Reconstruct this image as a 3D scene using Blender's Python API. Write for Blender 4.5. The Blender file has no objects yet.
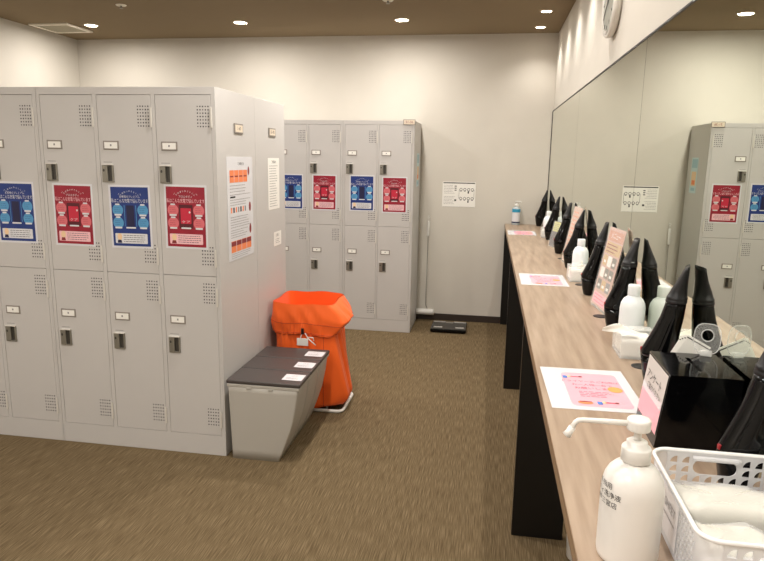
import bpy, bmesh, math, random
from mathutils import Vector, Matrix
random.seed(7)
C = bpy.context.scene
COL = C.collection
PI = math.pi

# ---------------------------------------------------------------- camera
F_PX, YAW, PITCH, ROLL, CAM_Z = 635.0372, 0.1636, 0.1905, 0.0169, 1.4869
def cam_dir(X, Y, d):
    cr, sr = math.cos(ROLL), math.sin(ROLL)
    xr = cr*X - sr*Y; u = sr*X + cr*Y
    cp, sp = math.cos(PITCH), math.sin(PITCH)
    yr = cp*d + sp*u; z = -sp*d + cp*u
    cy, sy = math.cos(YAW), math.sin(YAW)
    return Vector((cy*xr - sy*yr, sy*xr + cy*yr, z))
cam_data = bpy.data.cameras.new('camera')
cam = bpy.data.objects.new('camera', cam_data); COL.objects.link(cam)
r_, u_, f_ = cam_dir(1, 0, 0), cam_dir(0, 1, 0), cam_dir(0, 0, 1)
M = Matrix.Identity(4)
for i in range(3):
    M[i][0] = r_[i]; M[i][1] = u_[i]; M[i][2] = -f_[i]
M[2][3] = CAM_Z
cam.matrix_world = M
cam_data.sensor_fit = 'HORIZONTAL'; cam_data.sensor_width = 36.0
cam_data.lens = F_PX/764*36.0
cam_data.clip_start = 0.02
C.camera = cam

# ---------------------------------------------------------------- world + exposure
w = bpy.data.worlds.new('world'); C.world = w; w.use_nodes = True
w.node_tree.nodes['Background'].inputs[0].default_value = (0.9, 0.85, 0.8, 1)
w.node_tree.nodes['Background'].inputs[1].default_value = 0.05
C.view_settings.view_transform = 'Standard'; C.view_settings.look = 'None'
C.view_settings.gamma = 1; C.view_settings.use_curve_mapping = False
C.view_settings.exposure = 0.70
GRID_W, WASH_W = 37.0, 8.5
LIGHT_COL = (1.0, 0.94, 0.875)

# ---------------------------------------------------------------- dimensions (metres), camera stands over the origin
ZC = 2.547                       # ceiling
XW, XL_WALL = 0.508, -3.952      # mirror plane, left wall
YW, Y_BACK = 5.816, -1.6
XL, YL, HL = -1.2424, 2.8096, 1.79   # near lockers: right side, front, height
LD = 0.49
XB, YB = -0.6254, 5.3077         # far lockers
XC, ZT = 0.151, 0.925            # counter front edge, top

# ---------------------------------------------------------------- materials
def srgb(r, g, b):
    f = lambda c: (c/255)/12.92 if c/255 <= 0.04045 else ((c/255+0.055)/1.055)**2.4
    return (f(r), f(g), f(b), 1)
def mat(name, col, rough=0.5, metal=0.0, spec=0.5, noise=0.0, nscale=30, bump=0.0, bscale=200, alpha=1.0, trans=0.0, coat=0.0, emit=None, sheen=0.0):
    m = bpy.data.materials.new(name); m.use_nodes = True
    nt = m.node_tree; b = nt.nodes['Principled BSDF']
    b.inputs['Base Color'].default_value = col
    b.inputs['Roughness'].default_value = rough
    b.inputs['Metallic'].default_value = metal
    b.inputs['Specular IOR Level'].default_value = spec
    b.inputs['Alpha'].default_value = alpha
    b.inputs['Transmission Weight'].default_value = trans
    b.inputs['Coat Weight'].default_value = coat
    b.inputs['Sheen Weight'].default_value = sheen
    if emit:
        b.inputs['Emission Color'].default_value = emit[0]; b.inputs['Emission Strength'].default_value = emit[1]
    tc = nt.nodes.new('ShaderNodeTexCoord')
    if noise > 0:
        n = nt.nodes.new('ShaderNodeTexNoise'); n.inputs['Scale'].default_value = nscale; n.inputs['Detail'].default_value = 4
        nt.links.new(tc.outputs['Object'], n.inputs['Vector'])
        mx = nt.nodes.new('ShaderNodeMix'); mx.data_type = 'RGBA'
        mx.inputs['A'].default_value = tuple(c*(1-noise) for c in col[:3])+(1,)
        mx.inputs['B'].default_value = tuple(min(1, c*(1+noise)) for c in col[:3])+(1,)
        nt.links.new(n.outputs['Fac'], mx.inputs['Factor']); nt.links.new(mx.outputs['Result'], b.inputs['Base Color'])
    if bump > 0:
        n2 = nt.nodes.new('ShaderNodeTexNoise'); n2.inputs['Scale'].default_value = bscale; n2.inputs['Detail'].default_value = 3
        nt.links.new(tc.outputs['Object'], n2.inputs['Vector'])
        bp = nt.nodes.new('ShaderNodeBump'); bp.inputs['Strength'].default_value = bump; bp.inputs['Distance'].default_value = 0.002
        nt.links.new(n2.outputs['Fac'], bp.inputs['Height']); nt.links.new(bp.outputs['Normal'], b.inputs['Normal'])
    return m
def stretch(name, c1, c2, scale, rough, c3=None, bump=0.0, pos=(0.35, 0.65), spec=0.5):
    m = bpy.data.materials.new(name); m.use_nodes = True
    nt = m.node_tree; b = nt.nodes['Principled BSDF']; b.inputs['Roughness'].default_value = rough
    b.inputs['Specular IOR Level'].default_value = spec
    tc = nt.nodes.new('ShaderNodeTexCoord'); mp = nt.nodes.new('ShaderNodeMapping'); mp.inputs['Scale'].default_value = scale
    nt.links.new(tc.outputs['Object'], mp.inputs['Vector'])
    n = nt.nodes.new('ShaderNodeTexNoise'); n.inputs['Scale'].default_value = 1; n.inputs['Detail'].default_value = 5; n.inputs['Distortion'].default_value = 0.0
    nt.links.new(mp.outputs['Vector'], n.inputs['Vector'])
    r = nt.nodes.new('ShaderNodeValToRGB'); r.color_ramp.elements[0].position = pos[0]; r.color_ramp.elements[1].position = pos[1]
    r.color_ramp.elements[0].color = c1; r.color_ramp.elements[1].color = c2
    if c3:
        e = r.color_ramp.elements.new((pos[0]+pos[1])/2); e.color = c3
    nt.links.new(n.outputs['Fac'], r.inputs['Fac']); nt.links.new(r.outputs['Color'], b.inputs['Base Color'])
    if bump:
        bp = nt.nodes.new('ShaderNodeBump'); bp.inputs['Strength'].default_value = bump; bp.inputs['Distance'].default_value = 0.003
        nt.links.new(n.outputs['Fac'], bp.inputs['Height']); nt.links.new(bp.outputs['Normal'], b.inputs['Normal'])
    return m
m_wall = mat('wallpaper', srgb(207, 202, 192), 0.85, spec=0.2, noise=0.03, nscale=6, bump=0.35, bscale=160)
m_ceil = mat('brown_ceiling', srgb(140, 124, 100), 0.9, spec=0.1, noise=0.03, nscale=5)
m_base = mat('dark_baseboard', srgb(52, 42, 36), 0.5)
m_carpet = stretch('striped_carpet', srgb(88, 74, 54), srgb(122, 106, 82), (340, 10, 1), 1.0, srgb(105, 90, 67), bump=0.12, spec=0.05)
m_wood = stretch('pale_wood_laminate', srgb(144, 122, 103), srgb(174, 153, 133), (40, 3.2, 1), 0.38, srgb(160, 139, 119), pos=(0.3, 0.7))
m_edge = stretch('wood_edge_band', srgb(116, 92, 70), srgb(140, 114, 88), (40, 3, 60), 0.45)
m_black = mat('black_panel', srgb(14, 13, 13), 0.35)
m_mirror = mat('mirror_glass', (0.78, 0.825, 0.735, 1), 0.0, metal=1.0)
m_trimdark = mat('dark_metal_trim', srgb(30, 26, 24), 0.4)
m_lock = mat('grey_locker_steel', srgb(196, 193, 190), 0.42, noise=0.015, nscale=3, bump=0.04, bscale=60)
m_lockseam = mat('shadow_gap', srgb(95, 90, 84), 0.7)
m_hinge = mat('pale_hinge', srgb(208, 204, 196), 0.35)
m_hole = mat('vent_hole_dark', srgb(62, 60, 66), 0.8)
m_latch = mat('latch_steel', srgb(140, 136, 126), 0.35, metal=0.5)
m_latchdark = mat('latch_recess', srgb(58, 54, 48), 0.5)
m_card = mat('cream_card', srgb(222, 208, 188), 0.5)
m_plate = mat('plate_frame', srgb(138, 130, 122), 0.4)
m_paper = mat('white_paper', srgb(240, 238, 232), 0.6)
m_lam = mat('laminated_white', srgb(218, 218, 222), 0.25)
m_ink = mat('black_ink', srgb(40, 38, 38), 0.6)
m_greyink = mat('grey_ink', srgb(140, 138, 138), 0.6)
m_blue = mat('poster_blue', srgb(26, 52, 122), 0.4, noise=0.25, nscale=14)
m_blue2 = mat('poster_light_blue', srgb(82, 150, 196), 0.4)
m_pinktext = mat('poster_pale_pink', srgb(240, 190, 196), 0.4)
m_navy = mat('poster_navy', srgb(26, 26, 66), 0.4)
m_red = mat('poster_red', srgb(150, 22, 46), 0.4, noise=0.3, nscale=14)
m_red2 = mat('poster_pink', srgb(214, 108, 116), 0.4)
m_crim = mat('poster_crimson', srgb(196, 34, 62), 0.4)
m_maroon = mat('poster_maroon', srgb(84, 14, 30), 0.4)
m_skin = mat('poster_cream', srgb(236, 202, 160), 0.5)
m_orangeink = mat('orange_ink', srgb(236, 134, 84), 0.6)
m_brownink = mat('maroon_ink', srgb(136, 46, 48), 0.6)
m_pink = mat('pink_print', srgb(250, 176, 190), 0.35)
m_pinkred = mat('rose_ink', srgb(236, 84, 110), 0.5)
m_blueink = mat('blue_ink', srgb(80, 130, 205), 0.5)
m_orangeblob = mat('orange_print', srgb(246, 160, 80), 0.5)
m_bin = mat('grey_bin_plastic', srgb(178, 174, 166), 0.5, bump=0.1, bscale=300)
m_lid = mat('dark_bin_lid', srgb(66, 60, 58), 0.45, bump=0.1, bscale=300)
m_orange = mat('orange_nylon', srgb(250, 102, 26), 0.55, noise=0.06, nscale=9, bump=0.35, bscale=26, sheen=0.1)
m_orstitch = mat('orange_stitching', srgb(190, 60, 25), 0.7)
m_whiteplas = mat('white_plastic', srgb(226, 224, 219), 0.35, noise=0.01)
m_pump = mat('white_pump_plastic', srgb(226, 223, 218), 0.3)
m_milk = mat('milky_bottle_plastic', srgb(226, 230, 232), 0.35, noise=0.01)
m_gblack = mat('glossy_black_plastic', srgb(5, 5, 6), 0.07, spec=0.28)
m_mblack = mat('matte_black_plastic', srgb(20, 20, 22), 0.4, spec=0.35)
m_redplas = mat('red_plastic', srgb(150, 24, 34), 0.4)
m_thinacryl = mat('thin_clear_acrylic', (0.92, 0.93, 0.92, 1), 0.08, alpha=0.12)
m_acryl = mat('clear_acrylic', (0.92, 0.93, 0.92, 1), 0.06, alpha=0.28)
m_frost = mat('frosted_basket_plastic', (0.72, 0.72, 0.74, 1), 0.3, alpha=0.60)
m_film = mat('clear_film', (0.85, 0.85, 0.85, 1), 0.12, alpha=0.35, bump=1.0, bscale=70)
m_tissue = mat('tissue_paper', srgb(244, 241, 234), 0.9, bump=0.3, bscale=50)
m_wipes = mat('white_wipes', srgb(218, 214, 200), 0.7, bump=0.5, bscale=40)
m_grom = mat('grommet_black', srgb(10, 10, 10), 0.5)
m_note = mat('mustard_card', srgb(196, 194, 120), 0.6)
m_darkcard = mat('charcoal_card', srgb(74, 66, 66), 0.4)
m_steel = mat('thin_steel', srgb(150, 146, 140), 0.3, metal=0.8)
m_silver = mat('silver_electrode', srgb(200, 198, 194), 0.25, metal=0.6)
m_soapblue = mat('blue_label', srgb(46, 150, 190), 0.4)
m_clearblue = mat('clear_bottle', (0.75, 0.85, 0.88, 1), 0.1, alpha=0.55)
m_glow = mat('lamp_glow', (1, 0.93, 0.82, 1), 0.5, emit=((1, 0.9, 0.76, 1), 14.0))
m_lighttrim = mat('downlight_trim', srgb(235, 228, 215), 0.4)
m_vent = mat('vent_white', srgb(238, 232, 218), 0.6)
m_ventin = mat('vent_grey', srgb(190, 184, 166), 0.6)
m_clock = mat('pale_clock_rim', srgb(226, 222, 214), 0.25)
m_clockface = mat('clock_face', srgb(214, 218, 210), 0.12, coat=0.6)
m_kraft = mat('menu_print', srgb(206, 172, 158), 0.45)

# ---------------------------------------------------------------- mesh helpers
class MB:
    def __init__(self): self.bm = bmesh.new(); self.mats = []
    def mi(self, m):
        if m not in self.mats: self.mats.append(m)
        return self.mats.index(m)
    def box(self, x0, x1, y0, y1, z0, z1, m, bev=0.0, seg=2, T=None):
        vs = [self.bm.verts.new((x, y, z)) for x in (x0, x1) for y in (y0, y1) for z in (z0, z1)]
        i = self.mi(m)
        fs = []
        for q in ((0,1,3,2),(4,6,7,5),(0,4,5,1),(2,3,7,6),(0,2,6,4),(1,5,7,3)):
            f = self.bm.faces.new([vs[k] for k in q]); f.material_index = i; fs.append(f)
        if T:
            for v in vs: v.co = T @ v.co
        if bev > 0:
            es = list({e for f in fs for e in f.edges})
            r = bmesh.ops.bevel(self.bm, geom=es, offset=bev, segments=seg, profile=0.5, affect='EDGES', clamp_overlap=True)
            for f in r['faces']: f.material_index = i
        return self
    def loft(self, rings, m, cap0=True, cap1=True, smooth=True, closed=True):
        i = self.mi(m); rows = [[self.bm.verts.new(p) for p in r] for r in rings]
        n = len(rings[0])
        for a, b in zip(rows, rows[1:]):
            for k in range(n if closed else n-1):
                f = self.bm.faces.new((a[k], a[(k+1) % n], b[(k+1) % n], b[k])); f.material_index = i; f.smooth = smooth
        if closed and cap0:
            f = self.bm.faces.new(rows[0][::-1]); f.material_index = i
        if closed and cap1:
            f = self.bm.faces.new(rows[-1]); f.material_index = i
        return self
    def lathe(self, prof, m, cx=0, cy=0, n=32, cap0=True, cap1=True):
        rings = [[(cx+r*math.cos(2*PI*k/n), cy+r*math.sin(2*PI*k/n), z) for k in range(n)] for r, z in prof]
        return self.loft(rings, m, cap0, cap1)
    def tube(self, pts, r, m, n=10, closed=False):
        pts = [Vector(p) for p in pts]; rings = []; N = len(pts)
        up = None
        for k, p in enumerate(pts):
            if closed: t = pts[(k+1) % N]-pts[k-1]
            else: t = pts[min(k+1, N-1)]-pts[max(k-1, 0)]
            t.normalize()
            if up is None:
                up = Vector((0, 0, 1)) if abs(t.z) < 0.9 else Vector((1, 0, 0))
            a = t.cross(up).normalized(); up = a.cross(t).normalized()
            rr = r[k] if isinstance(r, (list, tuple)) else r
            rings.append([tuple(p+a*rr*math.cos(2*PI*j/n)+up*rr*math.sin(2*PI*j/n)) for j in range(n)])
        if closed:
            i = self.mi(m); rows = [[self.bm.verts.new(q) for q in rg] for rg in rings]
            for q in range(N):
                a, b = rows[q], rows[(q+1) % N]
                for j in range(n):
                    f = self.bm.faces.new((a[j], a[(j+1) % n], b[(j+1) % n], b[j])); f.material_index = i; f.smooth = True
            return self
        return self.loft(rings, m)
    def poly(self, pts, m):
        f = self.bm.faces.new([self.bm.verts.new(p) for p in pts]); f.material_index = self.mi(m); return self
    def grid(self, fn, nu, nv, m, smooth=True):
        i = self.mi(m); V = [[self.bm.verts.new(fn(a/nu, b/nv)) for b in range(nv+1)] for a in range(nu+1)]
        for a in range(nu):
            for b in range(nv):
                f = self.bm.faces.new((V[a][b], V[a+1][b], V[a+1][b+1], V[a][b+1])); f.material_index = i; f.smooth = smooth
        return self
    def addmesh(self, verts, faces, m, T=None):
        i = self.mi(m); vs = [self.bm.verts.new(T @ Vector(v) if T else v) for v in verts]
        for f in faces:
            try:
                ff = self.bm.faces.new([vs[k] for k in f]); ff.material_index = i
            except ValueError: pass
        return self
    def build(self, name, parent=None, loc=None, rot=None, recalc=True, mods=None):
        if recalc: bmesh.ops.recalc_face_normals(self.bm, faces=self.bm.faces)
        me = bpy.data.meshes.new(name); self.bm.to_mesh(me); self.bm.free()
        for m in self.mats: me.materials.append(m)
        o = bpy.data.objects.new(name, me); COL.objects.link(o)
        if parent: o.parent = parent
        if loc: o.location = loc
        if rot: o.rotation_euler = rot
        return o
def tag(o, label=None, cat=None, group=None, kind=None):
    if label: o['label'] = label
    if cat: o['category'] = cat
    if group: o['group'] = group
    if kind: o['kind'] = kind
    return o
def empty(name, loc, rz=0.0, label=None, cat=None, group=None):
    o = bpy.data.objects.new(name, None); COL.objects.link(o); o.location = loc; o.rotation_euler = (0, 0, rz)
    o.empty_display_size = 0.05
    return tag(o, label, cat, group)
KIDS = {}
def kids(o): return [c for c in COL.objects if c.parent == o]
def copy_tree(o, loc=None, rz=None, label=None, group=None, parent=None):
    c = o.copy(); COL.objects.link(c)
    if parent is not None: c.parent = parent
    for ch in kids(o): copy_tree(ch, parent=c)
    if loc is not None: c.location = loc
    if rz is not None: c.rotation_euler = (0, 0, rz)
    if label: c['label'] = label
    if group: c['group'] = group
    return c
def struct(o): o['kind'] = 'structure'; return o

_tc = {}
def text_mesh(s, size, align='CENTER'):
    key = (s, size, align)
    if key not in _tc:
        cu = bpy.data.curves.new('t', 'FONT'); cu.body = s; cu.size = size; cu.align_x = align; cu.align_y = 'CENTER'
        cu.resolution_u = 2
        ob = bpy.data.objects.new('t', cu); COL.objects.link(ob)
        dg = bpy.context.evaluated_depsgraph_get(); dg.update()
        me = bpy.data.meshes.new_from_object(ob.evaluated_get(dg))
        _tc[key] = ([tuple(v.co) for v in me.vertices], [tuple(p.vertices) for p in me.polygons])
        bpy.data.objects.remove(ob); bpy.data.curves.remove(cu); bpy.data.meshes.remove(me)
    return _tc[key]
class Art(MB):
    """flat printed thing in the XZ plane, facing -Y, layers stacked by a hair"""
    DL = 0.0003
    def y(self, l): return -self.DL*l
    def sheet(self, w, h, m, t=0.0006): return self.box(-w/2, w/2, 0, t, -h/2, h/2, m)
    def rect(self, x0, x1, z0, z1, l, m):
        return self.poly([(x0, self.y(l), z0), (x1, self.y(l), z0), (x1, self.y(l), z1), (x0, self.y(l), z1)], m)
    def disc(self, cx, cz, r, l, m, n=24, rz=None):
        rz = rz or r
        return self.poly([(cx+r*math.cos(2*PI*k/n), self.y(l), cz+rz*math.sin(2*PI*k/n)) for k in range(n)], m)
    def rrect(self, x0, x1, z0, z1, r, l, m):
        pts = []
        for cx, cz, a0 in ((x1-r, z1-r, 0), (x0+r, z1-r, 90), (x0+r, z0+r, 180), (x1-r, z0+r, 270)):
            for k in range(6):
                a = math.radians(a0+18*k); pts.append((cx+r*math.cos(a), self.y(l), cz+r*math.sin(a)))
        return self.poly(pts, m)
    def text(self, s, x, z, size, l, m, align='CENTER', rot=0.0, sx=1.0):
        v, f = text_mesh(s, size, align)
        T = Matrix.Translation((x, self.y(l), z)) @ Matrix.Rotation(rot, 4, 'Y') @ Matrix.Scale(sx, 4, (1, 0, 0)) @ Matrix.Rotation(PI/2, 4, 'X')
        return self.addmesh(v, f, m, T)
    def lines(self, x0, x1, z1, z0, n, l, m, th=0.0012, rnd=0.3):
        for k in range(n):
            z = z1-(z1-z0)*k/max(1, n-1); x = x0
            e = x1-(x1-x0)*random.random()*rnd
            while x < e:
                wd = min(random.uniform(.006, .02), e-x); self.rect(x, x+wd, z-th/2, z+th/2, l, m); x += wd+0.003
        return self
    def build(self, name, parent=None, loc=None, rot=None):
        return MB.build(self, name, parent, loc, rot, recalc=False)

# ---------------------------------------------------------------- room shell
def room():
    X0, X1, Y0, Y1 = XL_WALL, XW+0.006, Y_BACK, YW
    t = 0.12
    struct(MB().box(X0-t, X1+t, Y0-t, Y1+t, -t, 0, m_carpet).build('floor'))
    struct(MB().box(X0-t, X1+t, Y0-t, Y1+t, ZC, ZC+t, m_ceil).build('ceiling'))
    struct(MB().box(X0-t, X0, Y0-t, Y1+t, 0, ZC, m_wall).build('wall_left'))
    struct(MB().box(X1, X1+t, Y0-t, Y1+t, 0, ZC, m_wall).build('wall_right'))
    struct(MB().box(X0, X1, Y1, Y1+t, 0, ZC, m_wall).build('wall_back'))
    struct(MB().box(X0, X1, Y0-t, Y0, 0, ZC, m_wall).build('wall_front'))
    b, h = 0.008, 0.062
    struct(MB().box(X0, X1, Y1-b, Y1, 0, h, m_base, 0.002).build('baseboard_back'))
    struct(MB().box(X0, X0+b, Y0+b, Y1-b, 0, h, m_base, 0.002).build('baseboard_left'))
    struct(MB().box(X0, X1, Y0, Y0+b, 0, h, m_base, 0.002).build('baseboard_front'))
    struct(MB().box(X1-b, X1, Y0+b, Y1-b, 0, h, m_base, 0.002).build('baseboard_right'))
    # thin dark frame along the mirror's top and far edge
    struct(MB().box(XW-0.003, X1, Y0+0.02, Y1-0.0005, 1.9034, 1.910, m_trimdark).build('trim_1'))
    struct(MB().box(XW-0.003, X1, Y1-0.007, Y1-0.0005, ZT+0.0005, 1.9032, m_trimdark).build('trim_2'))
    ys = [YW-0.0075, 4.100, 2.402, 0.704, -0.994]
    lb = ['frameless wall mirror panel at the far end of the counter, meeting the back wall',
          'middle wall mirror panel, between the far panel and the one reflecting the lockers',
          'wide wall mirror panel nearest in view, reflecting the far lockers',
          'wall mirror panel beside the camera, outside the picture']
    for k in range(3):
        a, b_ = ys[k+1]+0.0016, ys[k]-0.0016
        o = MB().box(XW, XW+0.0055, a, b_, ZT+0.002, 1.903, m_mirror).build('wall_mirror')
        tag(o, lb[k], 'mirror', 'mirror panels along the counter')
room()

# ---------------------------------------------------------------- ceiling fittings
def downlight(x, y, label, watts, r=0.054, cone=168, blend=0.85, flood=True, group='recessed ceiling downlights'):
    t = empty('ceiling_downlight', (x, y, ZC-0.0001), 0, label, 'ceiling light', group)
    MB().lathe([(r+0.004, 0), (r+0.004, -0.003), (r-0.004, -0.006), (r-0.006, -0.001)], m_lighttrim, n=36, cap0=False, cap1=False).build('trim_ring', t)
    MB().lathe([(r-0.005, -0.0008), (r-0.005, -0.0022)], m_glow, n=36).build('diffuser', t)
    if flood:
        l = bpy.data.lights.new('flood', 'AREA'); l.shape = 'DISK'; l.size = 2*r-0.012; l.energy = watts*0.33
    else:
        l = bpy.data.lights.new('spot', 'SPOT'); l.energy = watts; l.spot_size = math.radians(cone); l.spot_blend = blend; l.shadow_soft_size = 0.02
    l.color = LIGHT_COL
    o = bpy.data.objects.new('bulb', l); COL.objects.link(o); o.parent = t; o.location = (0, 0, -0.0035 if flood else -0.012)
    return t
for x, y, lb in ((-3.376, 5.175, 'round recessed downlight next to the square air vent'),
                 (-2.05, 5.17, 'round recessed downlight left of centre on the ceiling edge, between two others in the row'),
                 (-0.735, 5.19, 'round recessed downlight above the far lockers, right end of its row')):
    downlight(x, y, lb, GRID_W*0.62)
for x, y, k_ in ((-0.735, 3.9, 1.15), (-0.735, 2.6, 1.15), (-0.735, 1.2, 0.45), (-0.735, -0.3, 1.5), (-2.05, 3.9, 0.6), (-2.05, 1.2, 0.55), (-2.05, -0.3, 1.5), (-3.376, 3.9, 0.7), (-3.376, 1.2, 0.5), (-3.376, -0.3, 1.3)):
    downlight(x, y, 'round recessed downlight above the changing area, out of frame', GRID_W*k_)
k = 0
for y in (5.556, 4.988, 4.42, 3.852, 3.284, 2.716, 2.148, 1.58, 1.012, 0.444, -0.2):
    lb = {0: 'small downlight beside the mirror wall, nearest the back wall', 1: 'small downlight beside the mirror wall, second from the back wall'}.get(k, 'small downlight above the counter, out of frame')
    downlight(0.345, y, lb, WASH_W, r=0.042, cone=116, blend=0.95, flood=False, group='downlights along the mirror wall'); k += 1
t = empty('air_vent', (-3.707, 5.25, ZC), 0, 'square white air vent in the ceiling near the left wall', 'air vent')
mb = MB(); s = 0.18
for a in ((-s, s, -s, -s+0.03), (-s, s, s-0.03, s), (-s, -s+0.03, -s+0.03, s-0.03), (s-0.03, s, -s+0.03, s-0.03)):
    mb.box(a[0], a[1], a[2], a[3], -0.014, -0.0002, m_vent, 0.003)
mb.build('frame', t)
mb = MB(); mb.box(-s+0.03, s-0.03, -s+0.03, s-0.03, -0.008, -0.0002, m_ventin)
for k in range(9):
    yy = -s+0.045+k*0.034; mb.box(-s+0.03, s-0.03, yy, yy+0.004, -0.012, -0.008, m_ventin)
mb.build('grille', t)
for x, y, lb in ((-0.744, 4.56, 'small white ceiling sprinkler at the top edge of the picture, near the middle'),
                 (-2.70, 4.52, 'small white ceiling sprinkler in front of the two left downlights')):
    t = empty('ceiling_sprinkler', (x, y, ZC), 0, lb, 'sprinkler', 'ceiling sprinklers')
    MB().lathe([(0.038, -0.0002), (0.038, -0.003), (0.03, -0.008), (0.018, -0.009), (0.016, -0.002)], m_vent, n=28, cap1=False).build('collar', t)
    MB().lathe([(0.005, -0.003), (0.005, -0.02), (0.014, -0.022), (0.014, -0.024)], m_latch, n=16).build('head', t)

# ---------------------------------------------------------------- lockers
CW = 0.30
DW = 0.272
def door_mesh(h, low):
    mb = MB()
    mb.box(0, DW, -0.004, 0.010, 0, h, m_lock, 0.0015)
    def vent(zt, z_b, rows, x0=0.2065):
        cols = 5
        for r in range(rows):
            for c in range(cols):
                x = x0+0.052*c/(cols-1); z = zt-(zt-z_b)*r/(rows-1)
                s = 0.0031 if (r+c) % 3 else 0.0026
                mb.poly([(x-s, -0.0043, z-s), (x+s, -0.0043, z-s), (x+s, -0.0043, z+s), (x-s, -0.0043, z+s)], m_hole)
    if low:
        vent(0.774, 0.682, 7); vent(0.139, 0.057, 6)
    else:
        vent(0.786, 0.697, 7); vent(0.139, 0.057, 6)
    return mb
def make_unit(cols, label, group, loc, rz=0.0, detail=True):
    t = empty('locker_cabinet', loc, rz, label, 'locker', group)
    W = cols*CW; F = -0.004
    lefts = [0.018+c*(W-0.039-DW)/(cols-1) for c in range(cols)]
    mb = MB()
    mb.box(0, 0.008, F, LD, 0, HL, m_lock, 0.0012); mb.box(W-0.008, W, F, LD, 0, HL, m_lock, 0.0012)
    mb.box(0.008, W-0.008, F, LD, HL-0.0345, HL, m_lock, 0.0008)
    mb.box(0.008, W-0.008, LD-0.006, LD, 0, HL-0.034, m_lock)
    mb.box(0.008, W-0.008, F, 0.02, 0, 0.1045, m_lock, 0.0008); mb.box(0.008, W-0.008, 0.02, LD-0.006, 0.09, 0.104, m_lock)
    mb.box(0.008, W-0.008, 0.014, LD-0.006, 0.906, 0.926, m_lock)
    edges = [0.008]+[v for l in lefts for v in (l-0.0013, l+DW+0.0013)]+[W-0.008]
    for a, b in zip(edges[::2], edges[1::2]): mb.box(a, b, F, 0.02, 0.104, HL-0.034, m_lock)
    for l in lefts[1:]: mb.box(l-0.012, l-0.010, 0.02, LD-0.006, 0.104, HL-0.034, m_lock)
    mb.build('body', t)
    if not detail: return t
    for l in lefts:
        for (z0, h, pz, lz, px, lx) in ((0.9175, 0.836, 1.5245, 1.396, 0.062, 0.039), (0.1058, 0.8095, 0.696, 0.571, 0.066, 0.044)):
            d = door_mesh(h, z0 < .5).build('door', t, (l, 0, z0))
            for hz in ((h-0.145, h-0.055), (0.045, 0.130)):
                MB().box(DW-0.003, DW+0.006, -0.011, -0.0042, hz[0], hz[1], m_hinge, 0.002).build('hinge', d)
            p = MB(); cz = pz-z0; cx = px
            p.box(cx-0.040, cx+0.040, -0.007, -0.0038, cz-0.021, cz+0.021, m_plate, 0.0015)
            p.box(cx-0.033, cx+0.033, -0.0078, -0.006, cz-0.0145, cz+0.0145, m_paper)
            p.poly([(cx-.004, -0.0081, cz-.004), (cx+.004, -0.0081, cz-.004), (cx+.004, -0.0081, cz+.005), (cx-.004, -0.0081, cz+.005)], m_greyink)
            p.build('number_plate', d)
            q = MB(); cx = lx; cz = lz-z0
            q.box(cx-0.028, cx+0.001, -0.013, -0.0038, cz-0.040, cz+0.036, m_latch, 0.002)
            q.box(cx-0.028, cx+0.029, -0.015, -0.0038, cz+0.036, cz+0.041, m_hinge, 0.001)
            q.box(cx+0.022, cx+0.029, -0.011, -0.0038, cz-0.040, cz+0.036, m_latch, 0.001)
            q.box(cx-0.028, cx+0.029, -0.012, -0.0038, cz-0.043, cz-0.038, m_latch, 0.001)
            q.box(cx+0.001, cx+0.022, -0.0055, -0.0038, cz-0.038, cz+0.036, m_latchdark)
            q.poly([(cx-0.018+0.005*math.cos(2*PI*j/10), -0.0133, cz+0.012+0.007*math.sin(2*PI*j/10)) for j in range(10)], m_latchdark)
            q.poly([(cx-.022, -0.0043, cz+.049), (cx+.022, -0.0043, cz+.049), (cx+.022, -0.0043, cz+.052), (cx-.022, -0.0043, cz+.052)], m_greyink)
            q.build('latch', d)
    return t
G1 = 'near locker cabinets'
near_right = make_unit(3, 'near grey steel locker cabinet of three columns beside the grey bins', G1, (XL-0.9, YL, 0))
near_left = make_unit(3, 'near grey steel locker cabinet cut by the left edge of the picture', G1, (XL-1.8015, YL, 0))
back_to_back = make_unit(3, 'grey locker cabinet standing back to back behind the near one, beside the orange bag', G1, (XL, YL+2*LD+0.002, 0), PI)
G2 = 'far locker cabinets'
far_right = make_unit(2, 'far grey two-column locker cabinet against the back wall, right of its pair', G2, (XB-0.6, YB, 0))
far_left = make_unit(3, 'far grey locker cabinet partly hidden behind the near lockers', G2, (XB-1.5015, YB, 0))

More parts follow.
